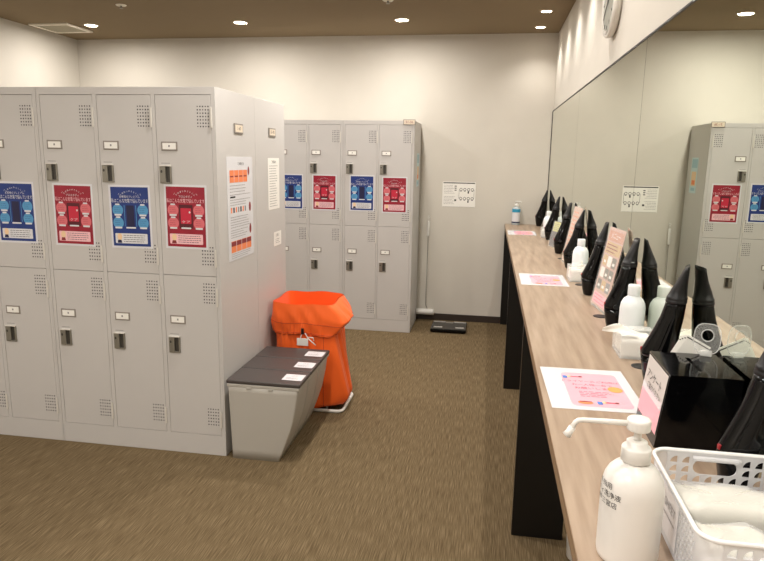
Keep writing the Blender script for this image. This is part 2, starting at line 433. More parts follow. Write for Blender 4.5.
# posters on the upper doors
def poster(blue):
    a = Art(); W, H = 0.214, 0.303
    a.sheet(W, H, m_lam)
    bg, c2, dv, dk = (m_blue, m_blue2, m_navy, m_navy) if blue else (m_red, m_red2, m_crim, m_maroon)
    a.rect(-0.102, 0.102, -0.134, 0.134, 1, bg)
    arc = 'お客様の声をもとに'
    for i, ch in enumerate(arc):
        th = (i-(len(arc)-1)/2)*0.17
        a.text(ch, 0.075*math.sin(th), 0.036+0.075*math.cos(th)+0.004, 0.0085, 2, m_lam, rot=th)
    for sgn in (-1, 1):
        T = 0.062*sgn
        a.poly([(T, a.y(2), 0.098), (T+0.0015, a.y(2), 0.098), (T-0.006*sgn+0.0015, a.y(2), 0.106), (T-0.006*sgn, a.y(2), 0.106)], m_lam)
    a.text('お客様のプレミアム' if blue else 'アロエボディ', 0, 0.090, 0.0125, 2, m_lam)
    a.text('私はこんな充電で悩んでいます', 0, 0.071, 0.0205, 2, m_lam if blue else m_pinktext, sx=0.70)
    for cx in (-0.068, 0.068):
        for cz in (0.030, -0.028):
            a.disc(cx, cz, 0.029, 2, c2, rz=0.027)
            a.rrect(cx-0.019, cx+0.019, cz-0.026, cz-0.018, 0.003, 4, m_lam)
            a.rrect(cx-0.012, cx+0.012, cz+0.022, cz+0.029, 0.003, 4, m_lam)
            a.lines(cx-0.018, cx+0.018, cz+0.010, cz-0.008, 3, 3, bg, 0.0012)
    if blue:
        a.rect(-0.033, 0.033, -0.044, 0.052, 3, m_blue2)
        a.rect(-0.030, 0.030, -0.044, 0.052, 4, m_blue)
        a.rect(-0.021, 0.021, -0.044, 0.052, 5, dv)
        a.rrect(-0.027, 0.027, -0.053, -0.046, 0.003, 5, m_lam)
    else:
        a.rect(-0.036, 0.036, -0.050, 0.055, 3, dk)
        a.rrect(-0.028, 0.028, -0.030, 0.040, 0.004, 4, dv)
        a.disc(0.020, 0.022, 0.0045, 5, m_lam)
        a.text('ケア', 0, -0.022, 0.014, 5, m_lam, sx=1.6)
        a.rrect(-0.026, 0.026, -0.053, -0.046, 0.003, 5, m_lam)
    a.rrect(-0.090, 0.086, -0.122, -0.076, 0.004, 2, m_lam if blue else m_pinktext)
    a.disc(-0.066, -0.092, 0.013, 3, m_skin, rz=0.016)
    a.poly([(-0.080, a.y(4), -0.120), (-0.054, a.y(4), -0.120), (-0.058, a.y(4), -0.106), (-0.076, a.y(4), -0.106)], m_navy if blue else m_brownink)
    a.lines(-0.045, 0.078, -0.085, -0.113, 4, 3, m_ink, 0.0022, 0.15)
    for v in a.bm.verts:
        if v.co.y < -0.0001: v.co.x *= 0.950; v.co.z *= 1.055
    return a
def place_posters():
    pb = poster(True).build('advert_poster'); pr = poster(False).build('advert_poster')
    spots = []
    n_lb = ['blue poster on the leftmost visible door of the near lockers, cut by the picture edge',
            'red poster on the near lockers, between two blue posters',
            'blue poster on the near lockers, between two red posters',
            'red poster on the near lockers, on the door next to the cabinet corner']
    xs = [XL-0.9015-0.9+0.742, XL-0.9+0.154, XL-0.9+0.4535, XL-0.9+0.7375]
    for i in range(4): spots.append((xs[i], YL, i % 2 == 0, n_lb[i], (1.193, 1.190, 1.190, 1.1975)[i], (0.0, 0.006, -0.006, 0.004)[i]))
    f_lb = ['blue poster on the far lockers, half hidden behind the near cabinet',
            'red poster on the far lockers, third from their right end',
            'blue poster on the far lockers, between two red posters',
            'red poster on the far lockers, on the rightmost door']
    xs = [-1.680, -1.386, -1.060, -0.782]
    dz = [1.190, 1.190, 1.192, 1.184]
    for i in range(4): spots.append((xs[i], YB, i % 2 == 0, f_lb[i], dz[i], (0, 0.003, 0, -0.004)[i]))
    used = {True: False, False: False}
    for i, (x, y, bl, lb, z, rt) in enumerate(spots):
        src = pb if bl else pr
        o = src if not used[bl] else src.copy()
        if used[bl]: COL.objects.link(o)
        used[bl] = True
        o.location = (x, y-0.0050, z); o.rotation_euler = (0, rt, 0)
        tag(o, lb, 'poster', 'posters on the near lockers' if i < 4 else 'posters on the far lockers')
place_posters()

# papers and plates on the side of the near lockers (facing +X): local -Y -> world +X
RX = (0, 0, PI/2)
def side_paper(a, name, y, z, label, cat, x=XL+0.0012, group=None, rot=RX):
    o = a.build(name, None, (x, y, z), rot); return tag(o, label, cat, group)
a = Art(); W, H = 0.335, 0.510; a.sheet(W, H, m_lam)
a.text('ご利用方法', 0.01, H/2-0.035, 0.016, 1, m_ink)
for k in range(4): a.rect(-0.135+k*0.058, -0.135+k*0.058+0.054, H/2-0.125, H/2-0.065, 1, m_orangeink); a.rect(-0.130+k*0.058, -0.130+k*0.058+0.040, H/2-0.098, H/2-0.092, 2, m_brownink)
a.disc(0.112, H/2-0.070, 0.011, 2, m_brownink, rz=0.022)
a.lines(-0.135, 0.14, H/2-0.140, H/2-0.185, 4, 1, m_greyink, 0.003)
a.rect(-0.135, -0.07, H/2-0.200, H/2-0.192, 1, m_ink)
a.lines(-0.135, 0.14, H/2-0.210, H/2-0.235, 3, 1, m_greyink, 0.003)
for k, c in enumerate((m_orangeink, m_ink, m_orangeink, m_greyink, m_ink, m_orangeink, m_greyink)):
    a.rect(-0.130+k*0.030, -0.130+k*0.030+0.017, -0.018, 0.008, 1, c)
a.disc(0.122, 0.0, 0.014, 2, m_brownink, rz=0.025)
a.lines(-0.135, 0.14, -0.040, -0.090, 5, 1, m_greyink, 0.003)
a.disc(0.122, -0.115, 0.014, 2, m_brownink, rz=0.025)
a.lines(-0.135, 0.09, -0.105, -0.140, 4, 1, m_greyink, 0.003)
for k in range(4): a.rect(-0.135+k*0.068, -0.135+k*0.068+0.062, -0.215, -0.158, 1, m_orangeink); a.rect(-0.135+k*0.068, -0.135+k*0.068+0.062, -0.183, -0.160, 2, m_brownink)
a.lines(-0.135, 0.14, -0.223, -0.243, 3, 1, m_greyink, 0.003)
side_paper(a, 'instruction_notice', 3.078, 1.226, 'large white notice with orange and maroon charts on the near locker side', 'notice')
a = Art(); W, H = 0.195, 0.295; a.sheet(W, H, m_paper)
a.text('ご利用案内', 0, H/2-0.024, 0.018, 1, m_ink)
a.lines(-0.075, 0.075, H/2-0.045, -H/2+0.02, 17, 1, m_greyink, 0.0032)
side_paper(a, 'text_notice', 3.588, 1.329, 'narrow white text-only notice on the side of the back-to-back cabinet', 'notice')
a = Art(); a.sheet(0.135, 0.084, m_paper)
a.text('お願い', 0, 0.02, 0.022, 1, m_greyink); a.lines(-0.04, 0.04, -0.002, -0.024, 3, 1, m_greyink, 0.003)
side_paper(a, 'small_notice', 3.641, 1.003, 'small square white notice below the text-only notice on the locker side', 'notice')
for y, z, lb, tx in ((3.068, 1.618, 'small framed number sign high on the near cabinet side above the orange chart notice', '1-60'),
                     (3.566, 1.620, 'small framed number sign high above the text-only notice', '61-90')):
    t = empty('number_sign', (XL+0.0006, y, z), PI/2, lb, 'sign', 'number signs on the locker side')
    MB().box(-0.055, 0.055, -0.005, 0, -0.024, 0.024, m_plate, 0.0015).build('frame', t)
    a = Art(); a.rect(-0.047, 0.047, -0.017, 0.017, 0, m_card); a.text(tx, 0, 0, 0.026, 1, m_ink); a.build('number_card', t, (0, -0.0054, 0))
# label at the corner top of far lockers
t = empty('number_sign', (XB-0.045, YB-0.0045, HL-0.012), 0, 'small orange-lettered number sign on the top right corner of the far lockers', 'sign')
MB().box(-0.050, 0.050, -0.005, 0, -0.022, 0.022, m_plate, 0.0015).build('frame', t)
a = Art(); a.rect(-0.045, 0.045, -0.017, 0.017, 0, m_card); a.text('31-36', 0, 0, 0.026, 1, m_brownink); a.build('number_card', t, (0, -0.0054, 0))
m_paleblue = mat('faded_blue_print', srgb(150, 190, 204), 0.4)
a = Art(); W, H = 0.17, 0.285; a.sheet(W, H, mat('pale_blue_print', srgb(190, 216, 222), 0.4))
a.rrect(-0.07, 0.07, 0.06, 0.13, 0.006, 1, m_paleblue); a.rect(-0.06, 0.06, -0.085, 0.03, 1, m_skin)
a.rect(-0.04, 0.04, -0.075, -0.04, 2, m_orangeink); a.rect(-0.05, 0.05, -0.125, -0.10, 1, m_paleblue)
side_paper(a, 'colour_notice', 5.605, 1.39, 'pale blue notice with orange panel on the far locker side, seen in the mirror', 'notice', x=XB+0.0012)

# wall notice on the back wall
a = Art(); W, H = 0.297, 0.225; a.sheet(W, H, m_paper)
a.rect(-0.142, 0.142, 0.098, 0.107, 1, m_ink)
a.lines(-0.135, -0.03, 0.080, 0.01, 6, 1, m_greyink, 0.003); a.lines(-0.135, -0.03, -0.020, -0.085, 6, 1, m_greyink, 0.003)
for k in range(3): a.rect(-0.040, -0.022, 0.070-k*0.018, 0.078-k*0.018, 2, m_ink)
a.rect(-0.040, -0.022, -0.060, -0.044, 2, m_ink)
for z in (0.045, -0.035):
    for k in range(4):
        a.disc(0.018+k*0.034, z, 0.013, 1, m_ink); a.disc(0.018+k*0.034, z, 0.009, 2, m_paper); a.rect(0.010+k*0.034, 0.026+k*0.034, z-0.018, z-0.013, 2, m_greyink)
a.rect(0.0, 0.0025, -0.035, 0.045, 1, m_ink); a.rect(0.134, 0.1365, -0.035, 0.045, 1, m_ink)
a.rect(0.078, 0.090, 0.010, 0.028, 2, m_ink); a.rect(0.078, 0.090, -0.072, -0.055, 2, m_ink)
a.rect(-0.145, 0.145, -0.1115, -0.110, 1, m_greyink)
tag(a.build('wall_notice', None, (-0.270, YW-0.0012, 1.175), (0, 0, 0)), 'white sheet with a black seat diagram pinned to the back wall', 'notice')

# ---------------------------------------------------------------- clock on the right wall
t = empty('wall_clock', (XW+0.0055, 3.10, 2.183), 0, 'round pale wall clock above the mirror, seen edge-on', 'clock')
TR = Matrix.Rotation(-PI/2, 4, 'Y')
def lathe_x(prof, m, name, par):
    mb = MB(); mb.lathe(prof, m, n=56)
    for v in mb.bm.verts: v.co = TR @ v.co
    return mb.build(name, par)
lathe_x([(0.140, 0.0), (0.150, 0.008), (0.155, 0.022), (0.155, 0.030), (0.149, 0.037), (0.140, 0.034)], m_clock, 'rim', t)
f = lathe_x([(0.142, 0.0342), (0.120, 0.0350)], m_clockface, 'face', t)
mb = MB()
for k in range(12):
    an = k*PI/6; c, s_ = math.cos(an), math.sin(an)
    mb.box(-0.0366, -0.0351, -0.003, 0.003, 0.104, 0.122, m_ink, T=Matrix.Rotation(an, 4, 'X'))
mb.build('hour_marks', t)
for nm, L, wd, an in (('hour_hand', 0.07, 0.005, 1.1), ('minute_hand', 0.10, 0.0035, -2.1)):
    MB().box(-0.0380, -0.0367, -wd, wd, -0.01, L, m_ink, T=Matrix.Rotation(an, 4, 'X')).build(nm, t)

# ---------------------------------------------------------------- counter
o = MB().box(XC, XW-0.0005, -1.3, YW-0.001, ZT-0.030, ZT, m_wood).box(XC-0.0012, XC, -1.3, YW-0.001, ZT-0.0295, ZT-0.001, m_edge).build('vanity_counter')
tag(o, 'long pale wood-grain vanity counter running along the mirror wall', 'counter')
for y, lb in ((2.3835, 'black support panel under the counter nearest in view'), (4.0786, 'black support panel under the middle of the counter'), (5.776, 'black support panel under the far end of the counter, against the back wall')):
    o = MB().box(XC+0.002, 0.352, y, y+0.030, 0, ZT-0.0302, m_black, 0.001).build('support_panel', None)
    tag(o, lb, 'support panel', 'black panels carrying the counter')

# ---------------------------------------------------------------- paper sheets on the counter (lie flat)
def mat_sheet(x, y, rz, label, curl=0.0):
    a = Art(); W, H = 0.215, 0.300
    a.sheet(W, H, m_lam, 0.0005)
    a.rrect(-0.058, 0.083, -0.128, 0.112, 0.016, 1, m_pink)
    a.text('ドライヤーのご利用は', 0.008, 0.045, 0.0145, 2, m_pinkred, rot=0)
    a.text('お一人様一台で', 0.010, 0.020, 0.0145, 2, m_pinkred)
    a.text('お願いします', 0.012, -0.005, 0.0165, 2, m_pinkred)
    a.lines(-0.030, 0.055, -0.030, -0.062, 4, 2, m_pinkred, 0.003)
    a.disc(0.062, -0.005, 0.018, 3, m_orangeblob, rz=0.020)
    for px, pz in ((-0.040, 0.080), (0.018, -0.098)):
        a.disc(px, pz, 0.007, 3, m_skin); a.rrect(px-0.016, px-0.004, pz-0.016, pz+0.004, 0.003, 4, m_blueink); a.rect(px+0.004, px+0.030, pz-0.003, pz+0.003, 3, m_pinkred)
        a.disc(px+0.03, pz, 0.005, 4, m_brownink)
    a.disc(-0.025, -0.105, 0.018, 3, m_orangeink, rz=0.010); a.rect(-0.038, -0.010, -0.102, -0.097, 4, m_brownink)
    o = a.build('paper_mat', None, (x, y, ZT+0.0007), (-PI/2, 0, rz))
    return tag(o, label, 'paper sheet', 'pink printed sheets on the counter')
s1 = mat_sheet(0.272, 1.590, 0.02, 'pink-printed laminated sheet on the counter nearest the pump bottle')
s2 = mat_sheet(0.274, 3.090, 0.0, 'pink-printed laminated sheet halfway along the counter')
s3 = mat_sheet(0.268, 5.110, 0.0, 'pink-printed laminated sheet at the far end of the counter by the clear bottle')

# ---------------------------------------------------------------- hair dryers
def make_dryer():
    t = empty('hair_dryer', (0, 0, 0))
    def ring(cx, rx, ry, z, n=28, tilt=0.0, p=2.0):
        out = []
        for k in range(n):
            an = 2*PI*k/n; c, s = math.cos(an), math.sin(an)
            cc = math.copysign(abs(c)**(2/p), c); ss = math.copysign(abs(s)**(2/p), s)
            out.append((cx+rx*cc, ry*ss, z+tilt*rx*cc))
        return out
    # x is measured from the mirror plane, base stands on the counter
    MB().loft([ring(-0.066, 0.015, 0.018, 0.0), ring(-0.066, 0.021, 0.024, 0.004), ring(-0.065, 0.027, 0.028, 0.025), ring(-0.063, 0.0345, 0.032, 0.055), ring(-0.060, 0.0400, 0.034, 0.0745)], m_gblack).build('handle', t)
    MB().loft([ring(-0.0595, 0.0408, 0.0345, 0.0755), ring(-0.059, 0.0420, 0.0352, 0.080), ring(-0.0575, 0.0415, 0.0350, 0.090), ring(-0.0510, 0.0370, 0.0335, 0.115), ring(-0.0430, 0.0320, 0.0315, 0.145), ring(-0.0345, 0.0275, 0.0290, 0.180), ring(-0.0300, 0.0250, 0.0270, 0.208), ring(-0.0290, 0.0240, 0.0262, 0.217)], m_gblack).build('body', t)
    MB().loft([ring(-0.0290, 0.0240, 0.0262, 0.2172), ring(-0.0288, 0.0252, 0.0272, 0.219), ring(-0.0285, 0.0252, 0.0272, 0.224), ring(-0.0282, 0.0238, 0.0260, 0.2255), ring(-0.0280, 0.0246, 0.0266, 0.227), ring(-0.0277, 0.0246, 0.0266, 0.232), ring(-0.0275, 0.0230, 0.0250, 0.2335),
               ring(-0.0245, 0.0190, 0.0235, 0.250), ring(-0.0185, 0.0125, 0.0225, 0.275), ring(-0.0130, 0.0075, 0.0222, 0.300, p=2.6, tilt=0.3), ring(-0.0110, 0.0055, 0.0225, 0.311, p=3, tilt=0.5)], m_mblack).build('nozzle', t)
    for sx in (-1, 1):
        mb = MB()
        T = Matrix.Translation((-0.070, sx*0.0338, 0.082)) @ Matrix.Rotation(PI/2, 4, 'X')
        n = 16
        mb.loft([[tuple(T @ Vector((0.009*math.cos(2*PI*k/n), 0.009*math.sin(2*PI*k/n), z))) for k in range(n)] for z in (-0.004, 0.004)], m_mblack)
        mb.build('hinge_button', t)
    tag(MB().box(-0.1015, -0.095, -0.004, 0.004, 0.084, 0.093, m_redplas, 0.0015).build('switch', t), 'red slide switch')
    return t
dry = make_dryer()
D = [(1.10, 0.15, 'glossy black hair dryer beside the basket, cut by the right edge of the picture'),
     (1.660, -0.25, 'glossy black hair dryer standing behind the black survey box'),
     (2.215, 0.10, 'glossy black hair dryer behind the nearest white bottle'),
     (2.780, 0.05, 'glossy black hair dryer just beyond the pink menu stand and before the middle tissue case'),
     (3.465, -0.10, 'glossy black hair dryer just beyond the middle white bottle'),
     (4.020, 0.15, 'glossy black hair dryer next to the dark card stand, on its near side'),
     (4.700, 0.0, 'glossy black hair dryer between the dark card stand and the far tissue case'),
     (5.690, 0.1, 'glossy black hair dryer at the very end of the counter by the back wall')]
for i, (y, rz, lb) in enumerate(D):
    o = dry if i == 0 else copy_tree(dry)
    c = -0.035   # spin about the barrel so nothing enters the mirror
    o.location = (XW-0.003+c-c*math.cos(rz), y-c*math.sin(rz), ZT+0.0005); o.rotation_euler = (0, 0, rz)
    tag(o, lb, 'hair dryer', 'hair dryers leaning by the mirror')

for x, y, lb in ((0.443, 1.80, 'black cable hole in the counter in front of the nearest tissue case'),
                 (0.428, 2.385, 'black cable hole in the counter by the foot of the near menu stand'),
                 (0.440, 3.00, 'black cable hole in the counter before the middle tissue case'),
                 (0.440, 3.80, 'black cable hole in the counter near the dark card stand')):
    o = MB().lathe([(0.027, 0.0002), (0.027, 0.0014), (0.022, 0.0020), (0.020, 0.0008)], m_grom, n=32).build('cable_grommet', None, (x, y, ZT))
    o.scale = (1, 1, 1)
    tag(o, lb, 'cable hole', 'cable holes along the counter')

# ---------------------------------------------------------------- milky bottles
def make_bottle():
    t = empty('lotion_bottle', (0, 0, 0))
    MB().lathe([(0.034, 0.0), (0.037, 0.003), (0.0382, 0.02), (0.0382, 0.110), (0.036, 0.125), (0.029, 0.139), (0.019, 0.147), (0.0178, 0.150)], m_milk, n=40).build('bottle', t)
    MB().lathe([(0.0180, 0.1503), (0.0188, 0.152), (0.0188, 0.180), (0.0172, 0.184)], m_milk, n=32).build('cap', t)
    return t
bot = make_bottle()
for i, (x, y, lb) in enumerate(((0.464, 2.060, 'milky white capped bottle behind the nearest tissue case'),
                                (0.462, 3.245, 'milky white capped bottle behind the middle tissue case'),
                                (0.458, 5.010, 'milky white capped bottle behind the farthest tissue case'))):
    o = bot if i == 0 else copy_tree(bot)
    o.location = (x, y, ZT+0.0005); tag(o, lb, 'bottle', 'milky bottles on the counter')

# ---------------------------------------------------------------- tissue cases
def make_tissue(big):
    t = empty('tissue_case', (0, 0, 0))
    W, Dp, H = 0.106, 0.125, 0.066
    mb = MB()
    mb.box(-W/2, W/2, -Dp/2, Dp/2, 0, 0.003, m_acryl)
    for a in ((-W/2, W/2, -Dp/2, -Dp/2+0.003), (-W/2, W/2, Dp/2-0.003, Dp/2), (-W/2, -W/2+0.003, -Dp/2+0.003, Dp/2-0.003), (W/2-0.003, W/2, -Dp/2+0.003, Dp/2-0.003)):
        mb.box(a[0], a[1], a[2], a[3], 0.003, H, m_acryl)
    for a in ((-W/2, W/2, -Dp/2, -0.02), (-W/2, W/2, 0.02, Dp/2)):
        mb.box(a[0], a[1], a[2], a[3], H, H+0.003, m_acryl)
    mb.build('acrylic_case', t)
    # folded stack of tissues
    mb = MB(); mb.box(-W/2+0.006, W/2-0.006, -Dp/2+0.006, Dp/2-0.006, 0.004, 0.052, m_tissue, 0.006, 3); mb.build('tissue_stack', t)
    # pulled tissue
    rr = random.Random(3)
    def fn(u, v):
        s = (u-.5)*2
        L = 0.100 if big else 0.03
        wdt = 0.030*(1-v*0.75)
        x = s*wdt*(0.4 if big else 1.0)-(L*v if big else 0.012*v*s)+0.006
        y = (s*0.026*(1-0.85*v)) + 0.006*math.sin(5*v+3*s)
        z = 0.056+(0.030*math.sin(v*2.3)*(1-abs(s)*0.6) if big else 0.045*v*(1-abs(s)*0.4))+0.004*math.sin(9*u+6*v)
        return (x, y, z)
    mb = MB(); mb.grid(fn, 14, 14, m_tissue); o = mb.build('pulled_tissue', t, recalc=True)
    return t
tis = make_tissue(True); tis2 = make_tissue(False)
tis.location = (0.450, 1.925, ZT+0.0005); tag(tis, 'clear tissue case with a tissue flopping sideways, nearest on the counter', 'tissue case', 'tissue cases on the counter')
tis2.location = (0.448, 3.125, ZT+0.0005); tag(tis2, 'white tissue case in front of the middle bottle, tissue standing up', 'tissue case', 'tissue cases on the counter')
o = copy_tree(tis2); o.location = (0.450, 4.885, ZT+0.0005); tag(o, 'white tissue case in front of the farthest milky bottle, last along the counter', 'tissue case', 'tissue cases on the counter')

# ---------------------------------------------------------------- leaning menu stands
def menu_stand(name, x0, x1, y, w, h, rz, label, cat, art):
    """foot at x0, top at x1, clear L-shaped stand with a printed card"""
    t = empty(name, (x0, y, ZT+0.0005), rz, label, cat)
    lean = math.atan2(x1-x0, h)
    T = Matrix.Rotation(lean, 4, 'Y')
    hh = h/math.cos(lean)
    mb = MB(); mb.box(-0.0022, -0.0006, -w/2-0.004, w/2+0.004, 0.002, hh, m_thinacryl, T=T); mb.box(0.0032, 0.0048, -w/2-0.004, w/2+0.004, 0.002, hh, m_thinacryl, T=T)
    mb.box(0.006, min(0.07, XW-x0-0.006), -w/2-0.004, w/2+0.004, 0.0, 0.0018, m_acryl)
    mb.build('acrylic_holder', t)
    a = art(w, hh)
    # art faces -Y; turn to face -X and lean
    for v in a.bm.verts:
        p = Vector((v.co.x, v.co.y, v.co.z+hh/2+0.004)); p = Matrix.Rotation(-PI/2, 4, 'Z') @ p
        v.co = T @ (p+Vector((0.0015, 0, 0)))
    a.build('printed_card', t)
    return t
m_tan = mat('tan_print', srgb(204, 152, 128), 0.5); m_tan2 = mat('sand_print', srgb(206, 176, 128), 0.5)
def menu_art(w, h):
    a = Art(); H = h-0.012; a.sheet(w, H, m_kraft)
    rr = random.Random(5)
    a.rect(-w/2+0.008, w/2-0.008, H/2-0.05, H/2-0.012, 1, m_tan); a.text('メニュー', 0, H/2-0.031, 0.028, 2, m_paper)
    a.rect(-w/2+0.008, w/2-0.008, H/2-0.10, H/2-0.056, 1, m_tan2); a.lines(-w/2+0.02, w/2-0.03, H/2-0.066, H/2-0.092, 3, 2, m_brownink, 0.004)
    cols = [m_greyink, m_red2, m_paper, m_tan, m_tan2, m_latch]
    for r in range(3):
        for c in range(3):
            x = -w/2+0.014+c*(w-0.028)/3; z = H/2-0.108-r*0.048
            a.rrect(x, x+(w-0.028)/3-0.006, z-0.040, z, 0.004, 1, rr.choice(cols)); a.rect(x+.01, x+.035, z-.03, z-.02, 2, m_paper)
    a.rect(-w/2+0.008, w/2-0.008, -H/2+0.008, -H/2+0.05, 1, m_pink)
    a.lines(-w/2+0.02, w/2-0.03, -H/2+0.042, -H/2+0.016, 3, 2, m_pinkred, 0.003)
    return a
menu_stand('menu_stand', 0.432, 0.487, 2.500, 0.185, 0.315, 0.12, 'tall clear stand holding a pink and orange printed card, closer of the two', 'menu stand', menu_art)
def menu_art2(w, h):
    a = Art(); H = h-0.012; a.sheet(w, H, mat('beige_card', srgb(206, 178, 160), 0.5))
    a.lines(-w/2+0.02, w/2-0.02, H/2-0.03, -H/2+0.03, 12, 1, m_orangeink, 0.005)
    return a
menu_stand('menu_stand', 0.434, 0.490, 3.630, 0.185, 0.315, 0.10, 'tall stand with a beige card farther along the counter, between two dryers', 'menu stand', menu_art2)
def card_art(w, h):
    a = Art(); H = h-0.008; a.sheet(w, H, m_darkcard); a.rect(-w/2+0.004, w/2-0.004, H/2-0.068, H/2-0.004, 1, m_note)
    a.lines(-w/2+0.015, w/2-0.02, H/2-0.02, H/2-0.055, 4, 2, m_darkcard, 0.003); return a
menu_stand('card_stand', 0.425, 0.462, 4.310, 0.11, 0.170, 0.35, 'short charcoal card stand with a mustard-coloured top panel', 'card stand', card_art)

# ---------------------------------------------------------------- black survey box
t = empty('survey_box', (0, 0, ZT+0.0005), 0, 'glossy black slotted survey box with a handwritten label on its front', 'survey box')
y0, y1, zt = 1.262, 1.425, 0.154
xb, xt, xr = 0.349, 0.367, 0.500
mb = MB(); m_ = m_gblack
def prism(mb, pts, ya, yb, m): mb.loft([[(x, ya, z) for x, z in pts], [(x, yb, z) for x, z in pts]], m, smooth=False)
prism(mb, [(xb, 0), (xr, 0), (xr, zt-0.004), (xt-0.0005, zt-0.004)], y0+0.0015, y1-0.0015, m_)
mb.build('body', t)
mb = MB()   # lid made of strips that leave the slot open
sx0, sx1 = 0.428, 0.437
ya, yb = 1.300, 1.390
mb.box(xt-0.001, sx0, y0, y1, zt-0.0035, zt, m_); mb.box(sx1, xr+0.001, y0, y1, zt-0.0035, zt, m_)
mb.box(sx0, sx1, y0, ya, zt-0.0035, zt, m_); mb.box(sx0, sx1, yb, y1, zt-0.0035, zt, m_)
mb.build('lid', t)
a = Art(); a.sheet(0.150, 0.125, mat('grey_white_label', srgb(205, 200, 196), 0.5))
a.rect(-0.075, 0.075, -0.0625, -0.002, 1, m_pink); a.rect(-0.075, 0.075, -0.012, 0.004, 2, m_lam)
a.text('アンケート', -0.004, 0.026, 0.023, 2, m_ink); a.text('ご協力ください', 0.008, 0.0055, 0.015, 3, m_ink)
for v in a.bm.verts:
    p = Matrix.Rotation(-PI/2, 4, 'Z') @ Vector(v.co); v.co = Matrix.Rotation(math.atan2(xt-xb, zt), 4, 'Y') @ p
o = a.build('label_sheet', t, (xb+(xt-xb)*0.57-0.0018, (y0+y1)/2, zt*0.565))

# leaflets behind the box
t = empty('leaflet_stack', (0.378, 1.455, ZT+0.0005), 0, 'small fan of white folded leaflets behind the black box', 'leaflets')
for k in range(4):
    a = MB(); y_ = 0.0022*k
    T = Matrix.Rotation(0.50-0.015*k, 4, 'Y')
    a.box(-0.026, 0.030, y_, y_+0.0012, 0.016, 0.200-0.002*k, m_paper, T=T)
    a.box(-0.026, 0.030, y_-0.0004, y_, 0.193-0.004*k, 0.1955-0.004*k, m_ink, T=T)
    a.build('leaflet', t)
# clear plastic clip standing on the lid
t = empty('plastic_clip', (0.476, 1.412, ZT+0.1548), -0.25, 'clear plastic clip with a round opening standing on the black box by the mirror', 'clip')
def clip_outline(sx, sz, z0, n=40):
    return [(sx*math.copysign(abs(math.cos(2*PI*k/n))**0.6, math.cos(2*PI*k/n)), z0+sz*math.copysign(abs(math.sin(2*PI*k/n))**0.75, math.sin(2*PI*k/n))) for k in range(n)]
mb = MB()
o_, i_ = clip_outline(0.026, 0.033, 0.038), [(0.012*math.cos(2*PI*k/40), 0.046+0.013*math.sin(2*PI*k/40)) for k in range(40)]
rings = [[(x, -0.0012, z) for x, z in o_], [(x, 0.0012, z) for x, z in o_], [(x, 0.0012, z) for x, z in i_], [(x, -0.0012, z) for x, z in i_], [(x, -0.0012, z) for x, z in o_]]
mb.loft(rings, m_thinacryl, cap0=False, cap1=False, smooth=False); bmesh.ops.remove_doubles(mb.bm, verts=mb.bm.verts, dist=0.00005)
mb.build('plate', t)
MB().tube([(x, -0.0022, z) for x, z in i_], 0.0014, m_acryl, 8, closed=True).build('ring', t)
MB().tube([(x, 0, z) for x, z in o_], 0.0012, m_acryl, 8, closed=True).build('edge', t)
MB().box(-0.012, 0.012, -0.006, 0.006, 0.0, 0.012, m_acryl, 0.002).build('foot', t)

# ---------------------------------------------------------------- large pump bottle
t = empty('pump_bottle', (0.221, 0.880, ZT+0.0005), 0, 'large white pump bottle with a long nozzle standing on the counter corner', 'pump bottle')
body = [(0.038, 0.0), (0.0412, 0.003), (0.0425, 0.010), (0.0428, 0.060), (0.0426, 0.100), (0.0420, 0.112), (0.0395, 0.124), (0.0345, 0.134), (0.027, 0.142), (0.020, 0.146), (0.0185, 0.148)]
MB().lathe(body, m_pump, n=56).build('bottle', t)
MB().lathe([(0.0175, 0.1482), (0.0200, 0.150), (0.0200, 0.168), (0.0190, 0.170), (0.0142, 0.1705), (0.0142, 0.178), (0.0120, 0.1795), (0.0060, 0.180)], m_whiteplas, n=40).build('collar', t)
MB().lathe([(0.0052, 0.178), (0.0052, 0.200)], m_whiteplas, n=20).build('stem', t)
MB().lathe([(0.0050, 0.1952), (0.0150, 0.1953), (0.0157, 0.1957), (0.0160, 0.1966), (0.0162, 0.1990), (0.0163, 0.2060), (0.0161, 0.2088), (0.0155, 0.2104), (0.0142, 0.2116), (0.0125, 0.2121), (0.0060, 0.2123)], m_whiteplas, n=36).build('pump_head', t)
mb = MB(); mb.tube([(-0.010, 0, 0.2035), (-0.04, 0, 0.2035), (-0.075, 0, 0.2030), (-0.081, 0, 0.2020), (-0.0845, 0, 0.1996), (-0.091, -0.001, 0.1885)], [0.0042, 0.0040, 0.0036, 0.0036, 0.0036, 0.0036], m_whiteplas, 14)
mb.tube([(-0.0890, -0.001, 0.1915), (-0.0930, -0.001, 0.1835), (-0.0960, -0.001, 0.1785)], [0.0050, 0.0052, 0.0064], m_whiteplas, 14)
mb.build('nozzle', t)
def wrap_text(s, ang0, z0, size, rad, m, slope=0.0):
    v, f = text_mesh(s, size, 'RIGHT'); out = []
    for (x, y, z) in v:
        an = ang0+x/rad; out.append((rad*math.sin(an), -rad*math.cos(an), z0+y+slope*x))
    return out, f
mb = MB()
for s_, z in (('手指用', 0.118), ('ボディ洗浄液', 0.105), ('神戸三宮店', 0.092)):
    rad = 0.0432
    v, f = wrap_text(s_, {'手指用': -0.50, 'ボディ洗浄液': -0.17, '神戸三宮店': -0.28}[s_], z, 0.0100, rad, m_ink); mb.addmesh(v, f, m_ink)
mb.build('bottle_lettering', t, (0, 0, 0), (0, 0, -0.38), recalc=False)

